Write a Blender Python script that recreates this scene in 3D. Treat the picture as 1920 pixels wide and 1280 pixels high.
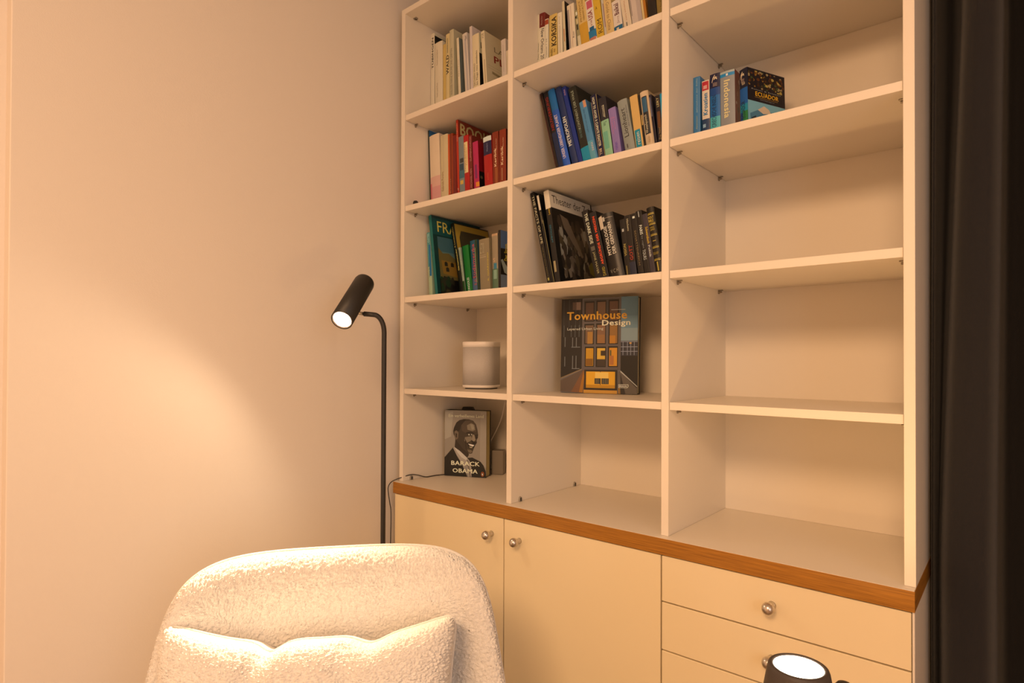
import bpy, bmesh, math, random
from mathutils import Vector, Matrix, noise
R=math.radians
random.seed(4)
for o in list(bpy.data.objects): bpy.data.objects.remove(o,do_unlink=True)
scn=bpy.context.scene; C=scn.collection
ZO=0.80            # height of the worktop above the floor

# ---------------------------------------------------------------- camera
cam=bpy.data.cameras.new('camera'); camo=bpy.data.objects.new('camera',cam); C.objects.link(camo)
yaw,pitch,roll=.7032,.00962,.00369
fwd=Vector((-math.sin(yaw)*math.cos(pitch),math.cos(yaw)*math.cos(pitch),math.sin(pitch)))
rt=Vector((math.cos(yaw),math.sin(yaw),0)); up=rt.cross(fwd)
r2=rt*math.cos(roll)+up*math.sin(roll); u2=up*math.cos(roll)-rt*math.sin(roll)
M=Matrix((r2,u2,-fwd)).transposed().to_4x4(); M.translation=Vector((1.64018,-1.33296,ZO+.41957))
camo.matrix_world=M
cam.sensor_width=36; cam.lens=36*1121.6/1920; cam.shift_y=23.7156/1920; cam.clip_start=.05
scn.camera=camo
# ---------------------------------------------------------------- world, light, exposure
w=bpy.data.worlds.new('world'); scn.world=w; w.use_nodes=True
w.node_tree.nodes['Background'].inputs[0].default_value=(.55,.6,.7,1); w.node_tree.nodes['Background'].inputs[1].default_value=.05
scn.view_settings.view_transform='Standard'; scn.view_settings.look='None'
scn.view_settings.gamma=1; scn.view_settings.use_curve_mapping=False
scn.view_settings.exposure=0.0
def light(name,kind,loc,energy,col,**k):
    l=bpy.data.lights.new(name,kind); l.energy=energy; l.color=col
    for a,b in k.items():
        if a not in('rot','dir'): setattr(l,a,b)
    o=bpy.data.objects.new(name,l); C.objects.link(o); o.location=loc
    if 'rot' in k: o.rotation_euler=k['rot']
    if 'dir' in k: o.rotation_euler=Vector(k['dir']).to_track_quat('-Z','Y').to_euler()
    return o
WARM=(1,.62,.34)
# the room's own ceiling lamp, behind the camera
light('ceiling_lamp_light','AREA',(1.7,-2.7,2.45),71,(1,.60,.325),shape='DISK',size=1.0,dir=(-.15,.25,-1))
light('window_daylight','AREA',(2.95,-1.7,1.35),9,(.74,.88,1),shape='RECTANGLE',size=1.2,size_y=1.3,dir=(-1,.0,0))
# reading lamp spot (sits in the lamp head, see floor_lamp) and the small uplight lamp
HF=Vector((.2415,-.3962,ZO+.5255)); HR=Vector((.157,-.2596,ZO+.652)); HD=(HF-HR).normalized()
light('floor_lamp_light','SPOT',HF+HD*.004,92,(1,.68,.40),spot_size=R(84),spot_blend=.9,shadow_soft_size=.022,dir=HD)
light('floor_lamp_spill','SPOT',HF+HD*.004,7.5,(1,.73,.48),spot_size=R(158),spot_blend=.36,shadow_soft_size=.022,dir=HD)
UP=Vector((1.3853,-.3633,ZO-.0382))
light('uplight_light','AREA',UP+Vector((0,0,.003)),1.7,(1,.56,.20),shape='DISK',size=.062,dir=(0,0,1))

# ---------------------------------------------------------------- helpers
def lin(v):
    v/=255; return v/12.92 if v<=.04045 else ((v+.055)/1.055)**2.4
def S(r,g,b,k=1.0):       # colour as the warm room shows it -> its own colour
    q=[lin(r)/(.95*k),lin(g)/(.68*k),lin(b)/(.52*k)]
    return tuple(min(.86,x) for x in q)
_m={}
def mat(name,col=(.8,.8,.8),rough=.5,metal=0,bump=0,bscale=200,var=.04,vscale=6,spec=.5,emit=None,estr=0,sheen=0,kind='noise'):
    key=name
    if key in _m: return _m[key]
    m=bpy.data.materials.new(name); m.use_nodes=True; nt=m.node_tree; b=nt.nodes['Principled BSDF']
    b.inputs['Roughness'].default_value=rough; b.inputs['Metallic'].default_value=metal
    b.inputs['Specular IOR Level'].default_value=spec
    if sheen: b.inputs['Sheen Weight'].default_value=sheen; b.inputs['Sheen Roughness'].default_value=.5
    tc=nt.nodes.new('ShaderNodeTexCoord')
    n=nt.nodes.new('ShaderNodeTexNoise'); n.inputs['Scale'].default_value=vscale; n.inputs['Detail'].default_value=4
    nt.links.new(tc.outputs['Object'],n.inputs['Vector'])
    mx=nt.nodes.new('ShaderNodeMix'); mx.data_type='RGBA'
    mx.inputs[6].default_value=(*[max(0,c*(1-var)) for c in col],1); mx.inputs[7].default_value=(*[min(1,c*(1+var)) for c in col],1)
    nt.links.new(n.outputs['Fac'],mx.inputs[0]); nt.links.new(mx.outputs[2],b.inputs['Base Color'])
    if bump:
        n2=nt.nodes.new('ShaderNodeTexVoronoi' if kind=='voronoi' else 'ShaderNodeTexNoise'); n2.inputs['Scale'].default_value=bscale
        nt.links.new(tc.outputs['Object'],n2.inputs['Vector'])
        bp=nt.nodes.new('ShaderNodeBump'); bp.inputs['Strength'].default_value=bump; bp.inputs['Distance'].default_value=.001
        nt.links.new(n2.outputs['Distance' if kind=='voronoi' else 'Fac'],bp.inputs['Height']); nt.links.new(bp.outputs[0],b.inputs['Normal'])
    if emit: b.inputs['Emission Color'].default_value=(*emit,1); b.inputs['Emission Strength'].default_value=estr
    _m[key]=m; return m
def cmat(col,rough=.42,pre='cover'):
    k='%s_%02x%02x%02x_%d'%(pre,*[int(c*255) for c in col],int(rough*100))
    return mat(k,col,rough,var=.05,vscale=30,bump=.05,bscale=900)
def obj(name,verts,faces,m,parent=None,smooth=False,mi=None):
    me=bpy.data.meshes.new(name); me.from_pydata([tuple(v) for v in verts],[],faces); 
    for x in (m if isinstance(m,list) else [m]): me.materials.append(x)
    if mi: me.polygons.foreach_set('material_index',mi)
    if smooth: me.polygons.foreach_set('use_smooth',[True]*len(me.polygons))
    me.update(); o=bpy.data.objects.new(name,me); C.objects.link(o)
    if parent: o.parent=parent
    return o
def empty(name,loc=(0,0,0),rot=(0,0,0)):
    o=bpy.data.objects.new(name,None); C.objects.link(o); o.location=loc; o.rotation_euler=rot; o.empty_display_size=.05; return o
def tag(o,label,cat,group=None,kind=None):
    o['label']=label; o['category']=cat
    if group: o['group']=group
    if kind: o['kind']=kind
    return o
def boxmesh(x0,x1,y0,y1,z0,z1,bev=0,seg=1):
    bm=bmesh.new(); bmesh.ops.create_cube(bm,size=1)
    for v in bm.verts: v.co=Vector(((x0+x1)/2+v.co.x*(x1-x0),(y0+y1)/2+v.co.y*(y1-y0),(z0+z1)/2+v.co.z*(z1-z0)))
    if bev: bmesh.ops.bevel(bm,geom=bm.edges[:],offset=bev,segments=seg,affect='EDGES',profile=.5)
    return bm
def bmobj(name,bm,m,parent=None,smooth=False):
    me=bpy.data.meshes.new(name); bm.to_mesh(me); bm.free()
    for x in (m if isinstance(m,list) else [m]): me.materials.append(x)
    if smooth: me.polygons.foreach_set('use_smooth',[True]*len(me.polygons))
    o=bpy.data.objects.new(name,me); C.objects.link(o)
    if parent: o.parent=parent
    return o
def box(name,x0,x1,y0,y1,z0,z1,m,parent=None,bev=.0006,seg=1): return bmobj(name,boxmesh(x0,x1,y0,y1,z0,z1,bev,seg),m,parent)
def lathe(name,prof,m,parent=None,axis=Matrix.Identity(4),n=48,closed=True):
    vs=[];fs=[]
    for r,z in prof:
        for i in range(n):
            a=2*math.pi*i/n; vs.append(axis@Vector((r*math.cos(a),r*math.sin(a),z)))
    k=len(prof)
    for j in range(k-1):
        for i in range(n): fs.append((j*n+i,j*n+(i+1)%n,(j+1)*n+(i+1)%n,(j+1)*n+i))
    if closed: fs.append(tuple(range(n-1,-1,-1))); fs.append(tuple((k-1)*n+i for i in range(n)))
    o=obj(name,vs,fs,m,parent,smooth=True)
    for p in o.data.polygons:
        if len(p.vertices)>4: p.use_smooth=False
    return o
def axm(p,d):   # matrix with z along d at p
    q=Vector(d).normalized().to_track_quat('Z','Y').to_matrix().to_4x4(); q.translation=Vector(p); return q
def tube(name,pts,r,m,parent=None,n=12,cap=True):
    pts=[Vector(p) for p in pts]; vs=[];fs=[]; prev=None
    for i,p in enumerate(pts):
        t=(pts[min(i+1,len(pts)-1)]-pts[max(i-1,0)]).normalized()
        if prev is None:
            u=t.orthogonal().normalized()
        else: u=(prev-t*prev.dot(t)).normalized()
        prev=u; v=t.cross(u); rr=r[i] if isinstance(r,list) else r
        for k in range(n):
            a=2*math.pi*k/n; vs.append(p+(u*math.cos(a)+v*math.sin(a))*rr)
    for i in range(len(pts)-1):
        for k in range(n): fs.append((i*n+k,i*n+(k+1)%n,(i+1)*n+(k+1)%n,(i+1)*n+k))
    if cap: fs.append(tuple(range(n-1,-1,-1))); fs.append(tuple((len(pts)-1)*n+k for k in range(n)))
    return obj(name,vs,fs,m,parent,smooth=True)
def spline(pts,n=8):
    P=[Vector(p) for p in pts]; P=[P[0]*2-P[1]]+P+[P[-1]*2-P[-2]]; out=[]
    for i in range(1,len(P)-2):
        for k in range(n):
            t=k/n; a,b,c,d=P[i-1:i+3]
            out.append(.5*((2*b)+(c-a)*t+(2*a-5*b+4*c-d)*t*t+(3*b-a-3*c+d)*t**3))
    out.append(P[-2]); return out
# text outlines from Blender's built-in font, scaled into the unit box
_tx={}
def glyphs(body,bold):
    if (body,bold) in _tx: return _tx[(body,bold)]
    cu=bpy.data.curves.new('t','FONT'); cu.body=body; cu.resolution_u=2; cu.space_line=.9; cu.space_character=1.06 if bold else 1
    to=bpy.data.objects.new('t',cu); C.objects.link(to); bpy.context.view_layer.update()
    me=bpy.data.meshes.new_from_object(to.evaluated_get(bpy.context.evaluated_depsgraph_get()))
    vs=[v.co.copy() for v in me.vertices]; fs=[tuple(p.vertices) for p in me.polygons]
    bpy.data.objects.remove(to,do_unlink=True); bpy.data.meshes.remove(me); bpy.data.curves.remove(cu)
    if bold:      # heavier strokes: the outline repeated a hair to each side
        n=len(vs); V=[];F=[]
        for q,(dx,dy) in enumerate(((-.024,0),(.024,0),(0,.018),(0,-.018))):
            V+=[Vector((v.x+dx,v.y+dy,q*.00004)) for v in vs]; F+=[tuple(i+q*n for i in f) for f in fs]
        vs,fs=V,F
    x0=min(v.x for v in vs);x1=max(v.x for v in vs);y0=min(v.y for v in vs);y1=max(v.y for v in vs)
    r=([((v.x-x0)/(x1-x0),(v.y-y0)/(y1-y0),v.z if bold else 0) for v in vs],fs); _tx[(body,bold)]=r; return r
class Print:      # flat print: many coloured shapes gathered in one mesh
    def __init__(s): s.v=[];s.f=[];s.mi=[];s.ms=[]
    def add(s,vs,fs,m):
        if m not in s.ms: s.ms.append(m)
        k=len(s.v); s.v+=vs; s.f+=[tuple(i+k for i in f) for f in fs]; s.mi+=[s.ms.index(m)]*len(fs)
    def build(s,name,parent): return obj(name,s.v,s.f,s.ms,parent,mi=s.mi) if s.v else None

# ================================================================ THE SETTING
a_,b_,c_,T,D=.49011,.98218,1.47468,.0185,.36465
XR=c_+T
wallm=mat('wall_paint',(.80,.735,.66),.85,bump=.25,bscale=420,var=.015,vscale=1.5)
ceilm=mat('ceiling_paint',(.8,.78,.74),.9,bump=.1,bscale=300)
floorm=mat('floor_oak',(.36,.24,.14),.4,bump=.1,bscale=40,var=.2,vscale=9)
def struct(name,*a,m=wallm,bev=0):
    o=box(name,*a,m,bev=bev); o['kind']='structure'; return o
struct('floor',-.3,3.2,-4.1,.6,-.1,0,m=floorm)
struct('ceiling',-.3,3.2,-4.1,.6,2.56,2.66,m=ceilm)
struct('wall_back',-.3,3.2,D+.035,.6,0,2.56)
struct('wall_left',-.2,-.04,-1.05,D+.035,0,2.56,bev=.002)
struct('wall_left',-.3,-.085,-4.0,-1.05,0,2.56)
struct('wall_right',3.0,3.2,-4.0,D+.035,0,2.56)
struct('wall_front',-.3,3.2,-4.1,-4.0,0,2.56)
struct('baseboard_left',-.04,-.028,-1.05,-.03,0,.07,m=mat('skirting_white',(.8,.78,.74),.5))
# ================================================================ BASE CABINETS
white=mat('melamine_white',(.81,.745,.64),.42,bump=.12,bscale=900,var=.01,vscale=3)
gloss=mat('lacquer_cream',(.84,.72,.47),.16,var=.008,vscale=2,bump=.02,bscale=8)
dark=mat('gap_shadow_board',(.10,.07,.05),.8)
steel=mat('brushed_steel',(.62,.58,.53),.28,metal=1,bump=.1,bscale=600)
def oakm(name,sc):
    m=mat(name,(.5,.2,.055),.42); nt=m.node_tree; b=nt.nodes['Principled BSDF']
    tc=nt.nodes.new('ShaderNodeTexCoord'); mp=nt.nodes.new('ShaderNodeMapping'); mp.inputs['Scale'].default_value=sc
    n=nt.nodes.new('ShaderNodeTexNoise'); n.inputs['Scale'].default_value=1; n.inputs['Detail'].default_value=6; n.inputs['Roughness'].default_value=.65
    cr=nt.nodes.new('ShaderNodeValToRGB'); e=cr.color_ramp
    e.elements[0].position=.3; e.elements[0].color=(.22,.085,.007,1); e.elements[1].position=.72; e.elements[1].color=(.50,.22,.022,1)
    nt.links.new(tc.outputs['Object'],mp.inputs[0]); nt.links.new(mp.outputs[0],n.inputs['Vector']); nt.links.new(n.outputs['Fac'],cr.inputs[0])
    nt.links.new(cr.outputs[0],b.inputs['Base Color'])
    bp=nt.nodes.new('ShaderNodeBump'); bp.inputs['Strength'].default_value=.3; bp.inputs['Distance'].default_value=.0006
    nt.links.new(n.outputs['Fac'],bp.inputs['Height']); nt.links.new(bp.outputs[0],b.inputs['Normal']); return m
oak=oakm('oak_edge',(9,300,420)); oaks=oakm('oak_edge_side',(300,9,420))
def knob(x,z,par,y=-.0205):
    # turned ball knob on a short flared stem
    R_=.0132; prof=[(.0085,0),(.0078,.003),(.0062,.008),(.0062,.0125)]
    for i in range(15):
        q=.49+(math.pi-.49)*i/14; prof.append((R_*math.sin(q)+1e-5,.0247-R_*math.cos(q)))
    return lathe('knob',prof,steel,par,axm((x,y,z),(0,-1,0)),n=32)
def unit(name,x0,x1,label):
    e=empty(name,((x0+x1)/2,.18,0)); tag(e,label,'cabinet',None)
    ox,oy=(x0+x1)/2,.18
    def B(nm,a,b,c,d,e_,f,m,bev=.0006,par=e):
        return box(nm,a-ox,b-ox,c-oy,d-oy,e_,f,m,par,bev)
    return e,B,ox,oy
def carcass(B,x0,x1):
    t=.018
    B('side_panel',x0,x0+t,-.0015,D+.02,.08,ZO-.0395,white); B('side_panel',x1-t,x1,-.0015,D+.02,.08,ZO-.0395,white)
    B('bottom_panel',x0+t,x1-t,-.0015,D+.02,.08,.098,white); B('plinth',x0,x1,.03,.046,0,.08,white)
    B('back_panel',x0+t,x1-t,D+.012,D+.02,.098,ZO-.04,white)
DZ=ZO-.0415
e,B,ox,oy=unit('door_cabinet',.002,.4979,'cream cabinet with one glossy door at the left wall, mostly behind the armchair')
e['group']='door cabinets under the worktop'
carcass(B,.002,.4979); d=B('door',.003,.4968,-.0205,-.0025,.084,DZ,gloss,.0012)
k=knob(.4512-ox,ZO-.0926,d,-.0205-oy)
e,B,ox,oy=unit('door_cabinet',.4983,.9915,'cream cabinet with one wide glossy door in the middle, beside the drawers')
e['group']='door cabinets under the worktop'
carcass(B,.4983,.9915); d=B('door',.5000,.9905,-.0205,-.0025,.084,DZ,gloss,.0012); knob(.5570-ox,ZO-.0931,d,-.0205-oy)
e,B,ox,oy=unit('drawer_cabinet',.9918,1.4892,'cream glossy drawer unit with ball knobs under the right end of the worktop')
carcass(B,.9918,1.4892); B('end_panel',1.4892,1.4931,-.0185,D+.02,0,ZO-.0395,white)
zt=DZ
for i in range(6):
    zb=ZO-.0369-.1135*(i+1)+.0015
    if i==5: zb=.084
    d=B('drawer',.9940,1.4880,-.0205,-.0025,zb+.0012,zt,gloss,.0012)
    knob(1.2436-ox,(ZO-.0918-.1116*i),d,-.0205-oy); zt=zb-.0018
# worktop
wt=empty('worktop',(.74,.17,ZO)); tag(wt,'long white worktop with an oak front edge across all base cabinets','worktop')
def WB(nm,a,b,c,d,e_,f,m,bev=.0005): return box(nm,a-.74,b-.74,c-.17,d-.17,e_,f,m,wt,bev)
WB('top',-.0037,1.4930,-.0222,D+.034,-.0385,0,white)
WB('edge_band',-.0045,1.4938,-.0232,-.0222,-.0386,-.0004,oak,.0003)
WB('edge_band',1.4930,1.4938,-.0222,D+.034,-.0386,-.0004,oaks,.0002)
# ================================================================ BOOKCASE
bc=empty('bookcase',(.74,.18,ZO)); tag(bc,'tall white three-column bookcase standing on the oak-edged worktop','bookcase')
def KB(nm,a,b,c,d,e_,f,m=white,bev=.0005): return box(nm,a-.74,b-.74,c-.18,d-.18,e_,f,m,bc,bev)
LV=[.31963,.63492,.95121,1.26682]; TOP=1.63692
for nm,x in (('side_panel',0),('divider',a_),('divider',b_),('side_panel',c_)): KB(nm,x,x+T,0,D+.008,0.0003,TOP-(T if nm=='divider' else 0))
KB('top_panel',T,c_,0,D+.008,TOP-T,TOP)
KB('back_panel',T,c_,D,D+.006,.0003,TOP-T,bev=0)
cols=[(T,a_),(a_+T,b_),(b_+T,c_)]
pin=mat('shelf_pin_steel',(.30,.26,.20),.35,metal=.8)
def pinmesh(sx):
    # small peg plate on the panel with a claw reaching under the shelf
    bm=boxmesh(0,.003,-.003,.003,-.011,0,.0006)
    b2=boxmesh(.002,.013,-.0025,.0025,-.0025,-.0004,.0006)
    me=bpy.data.meshes.new('x'); b2.to_mesh(me); b2.free(); bm.from_mesh(me); bpy.data.meshes.remove(me)
    bmesh.ops.create_cone(bm,cap_ends=True,segments=12,radius1=.0035,radius2=.0022,depth=.010,matrix=Matrix.Translation((.0048,0,-.006))@Matrix.Rotation(R(90),4,'Y'))
    if sx<0:
        for v in bm.verts: v.co.x*=-1
        bmesh.ops.reverse_faces(bm,faces=bm.faces)
    me=bpy.data.meshes.new('shelf_pin'); bm.to_mesh(me); bm.free(); me.materials.append(pin); return me
PM={1:pinmesh(1),-1:pinmesh(-1)}
for x0,x1 in cols:
    for z in LV:
        KB('shelf',x0+.0009,x1-.0009,.0040,D-.0006,z-.0185,z)
        for y in (.048,.311):
            for sx,xx in ((1,x0),(-1,x1)):
                o=bpy.data.objects.new('shelf_pin',PM[sx]); C.objects.link(o); o.parent=bc; o.location=(xx-.74,y-.18,z-.0186)
# arched connector housings low on the panels
fit=mat('connector_grey',(.30,.27,.22),.4); hole=mat('connector_hole',(.01,.01,.01),.6)
def connector(x,y,z,up_=True,ceil=False):
    P=[]
    w_,h_=.0075,.0145
    P=[(-w_,0),(w_,0),(w_,h_-w_)]+[(w_*math.cos(R(a)),h_-w_+w_*math.sin(R(a))) for a in range(15,180,15)]+[(-w_,h_-w_)]
    n=len(P); vs=[(0,p[0],p[1]) for p in P]+[(.0035,p[0]*.8,p[1]*.92) for p in P]
    if ceil: vs=[(v[1],v[2]-.0075,-v[0]) for v in vs]
    fs=[tuple(range(n,2*n))]+[(i,(i+1)%n,n+(i+1)%n,n+i) for i in range(n)]
    o=obj('connector',vs,fs,fit,bc); o.location=(x-.74,y-.18,z)
    cc=[(.0037,.0030*math.cos(R(a)),.0075+.0036*math.sin(R(a))) for a in range(0,360,30)]+[(.0037,.0024,.0042),(.0037,-.0024,.0042),(.0037,-.0024,.0008),(.0037,.0024,.0008)]
    if ceil: cc=[(v[1],v[2]-.0075,-v[0]) for v in cc]
    h=obj('keyhole',cc,[tuple(range(12)),(12,13,14,15)],hole,o)
for x,y in ((T,.038),(T,.326),(a_+T,.041),(a_+T,.326)): connector(x,y,.0005)
connector(.027,.042,TOP-T,ceil=True)

# ================================================================ BOOKS
cream=(.78,.66,.5)
def rgb(h): return S(int(h[0:2],16),int(h[2:4],16),int(h[4:6],16))
BW=(.03,.027,.025)
class Book:
    """spine faces -Y, front cover faces +X, pivot at the spine's lower left corner"""
    def __init__(s,label,t,H,W,col,hard=False,bulge=.06,pages='d8b890',group=None,side=None):
        s.t,s.H,s.W=t,H,W; s.b=(.0022 if hard else .0007) if t>.008 else .0005; s.bl=bulge*t; s.hard=hard
        s.e=empty('book'); tag(s.e,label,'book',group); s.v0=0; s.pr=[]; s.cp=Print(); s.tx=[]; s.n=0
        b=s.b; N=16
        out=[(0,W),(0,.0008)]+[(t*(i+.0)/N,s.sy(i/N)) for i in range(0 if s.bl>.0003 else 1,N+1 if s.bl>.0003 else N)]+[(t,.0008),(t,W)]
        inn=[(t-b,W),(t-b,b+.0006),(b,b+.0006),(b,W)]
        pg=out+inn; n=len(pg); vs=[(x,y,0) for x,y in pg]+[(x,y,H) for x,y in pg]
        fs=[(i,(i+1)%n,n+(i+1)%n,n+i) for i in range(n)]
        k=len(out)
        # caps: spine strip and the two boards
        def cap(o_,fl):
            L=[(0,o_+0),]
            q=[[0,1,n-2,n-1],[k-2,k-1,k,k+1],list(range(1,k-1))+[k+1,k+2]]
            for c in q:
                c=[i+o_ for i in c]; fs.append(tuple(c[::-1] if fl else c))
        cap(0,True); cap(n,False)
        s.col=col
        obj('cover',vs,fs,cmat(col,.5 if hard else .38),s.e)
        ov=.003 if hard else .0003
        box('pages',b+.0001,t-b-.0001,b+.0008,W-ov,ov,H-ov,mat('paper_'+pages,rgb(pages),.85,bump=.6,bscale=1500,var=.06,vscale=200),s.e,bev=0)
    def zm(s,z): return z*s.H if z<=0 else (s.v0+(1-s.v0)*z)*s.H     # the shelf edge hides the foot of the spine
    def sy(s,f): return -s.bl*(1-(2*f-1)**2)
    def R(s,col,z0,z1,x0=0.0,x1=1.0):      # block of colour on the spine
        s.n+=1; e=.0001*s.n; N=16; vs=[]
        for i in range(N+1):
            f=x0+(x1-x0)*i/N; y=s.sy(f)-e
            vs+=[(f*s.t,y,s.zm(z0)),(f*s.t,y,s.zm(z1))]
        q=Print(); q.add(vs,[(2*i,2*i+2,2*i+3,2*i+1) for i in range(N)],cmat(rgb(col),.4,'print')); s.pr.append(q); return s
    def Tx(s,body,col,z0,z1,xc=.5,w=.55,d='up',bold=False):   # spine title
        s.n+=1; e=.0001*s.n+.00005; uv,fs=glyphs(body,bold); vs=[]
        for u,v,w3 in uv:
            if d=='up': f=xc-(v-.5)*w; z=z0+(z1-z0)*u
            elif d=='down': f=xc+(v-.5)*w; z=z1-(z1-z0)*u
            else: f=xc+(u-.5)*w; z=z0+(z1-z0)*v
            vs.append((f*s.t,-s.bl-e-w3,s.zm(z)))
        q=Print(); q.add(vs,fs,cmat(rgb(col),.4,'ink')); s.tx.append(q); return s
    def CR(s,col,y0,y1,z0,z1):             # block of colour on the front cover
        s.n+=1; x=s.t+.00003*s.n
        s.cp.add([(x,y0*s.W,s.zm(z0)),(x,y1*s.W,s.zm(z0)),(x,y1*s.W,s.zm(z1)),(x,y0*s.W,s.zm(z1))],[(0,1,2,3)],cmat(rgb(col),.35,'print')); return s
    def CP(s,col,pts):                     # polygon on the front cover
        s.n+=1; x=s.t+.00003*s.n
        s.cp.add([(x,u*s.W,s.zm(v)) for u,v in pts],[tuple(range(len(pts)))],cmat(rgb(col),.35,'print')); return s
    def CT(s,body,col,y0,y1,z0,z1,bold=False):
        s.n+=2; x=s.t+.00003*s.n; uv,fs=glyphs(body,bold)
        q=Print(); q.add([(x+w3,(y0+(y1-y0)*u)*s.W,s.zm(z0+(z1-z0)*v)) for u,v,w3 in uv],fs,cmat(rgb(col),.4,'ink')); s.tx.append(q); return s
    def CV(s,body,col,y0,y1,z0,z1,bold=False):     # title running up the cover
        s.n+=2; x=s.t+.00003*s.n; uv,fs=glyphs(body,bold); q=Print()
        q.add([(x+w3,(y1-(y1-y0)*v)*s.W,s.zm(z0+(z1-z0)*u)) for u,v,w3 in uv],fs,cmat(rgb(col),.4,'ink')); s.tx.append(q); return s
    def SP(s,col,pts):                     # polygon on the spine
        s.n+=1; e=.0001*s.n; q=Print()
        q.add([(u*s.t,-s.bl-e,s.zm(v)) for u,v in pts],[tuple(range(len(pts)))],cmat(rgb(col),.4,'print')); s.pr.append(q); return s
    def dots(s,cols,y0,y1,z0,z1,n,seed=1,sz=.05,asp=1.6):     # speckled photographic area on the cover
        rr=random.Random(seed)
        for i in range(n):
            u=rr.uniform(y0,y1); v=rr.uniform(z0,z1); a=sz*rr.uniform(.5,1.2)
            s.n+=.02; x=s.t+.00003*s.n
            P=[(u+a*rr.uniform(.5,1)*math.cos(q),v+a*asp*.7*rr.uniform(.5,1)*math.sin(q)) for q in (0,1.1,2.2,3.3,4.4,5.4)]
            P=[(min(max(p[0],y0),y1),min(max(p[1],z0),z1)) for p in P]
            s.cp.add([(x,p[0]*s.W,s.zm(p[1])) for p in P],[tuple(range(6))],cmat(rgb(rr.choice(cols)),.35,'print'))
        s.n+=1; return s
    def put(s,x,y,z,th=0,rz=0,rx=0):
        [q.build('spine_print',s.e) for q in s.pr]; s.cp.build('cover_print',s.e)
        for q in s.tx: q.build('title',s.e)
        s.e.matrix_world=Matrix.Translation((x,y,z+.0003))@Matrix.Rotation(R(rz),4,'Z')@Matrix.Rotation(R(rx),4,'X')@Matrix.Rotation(-R(th),4,'Y')
        return s.e
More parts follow.
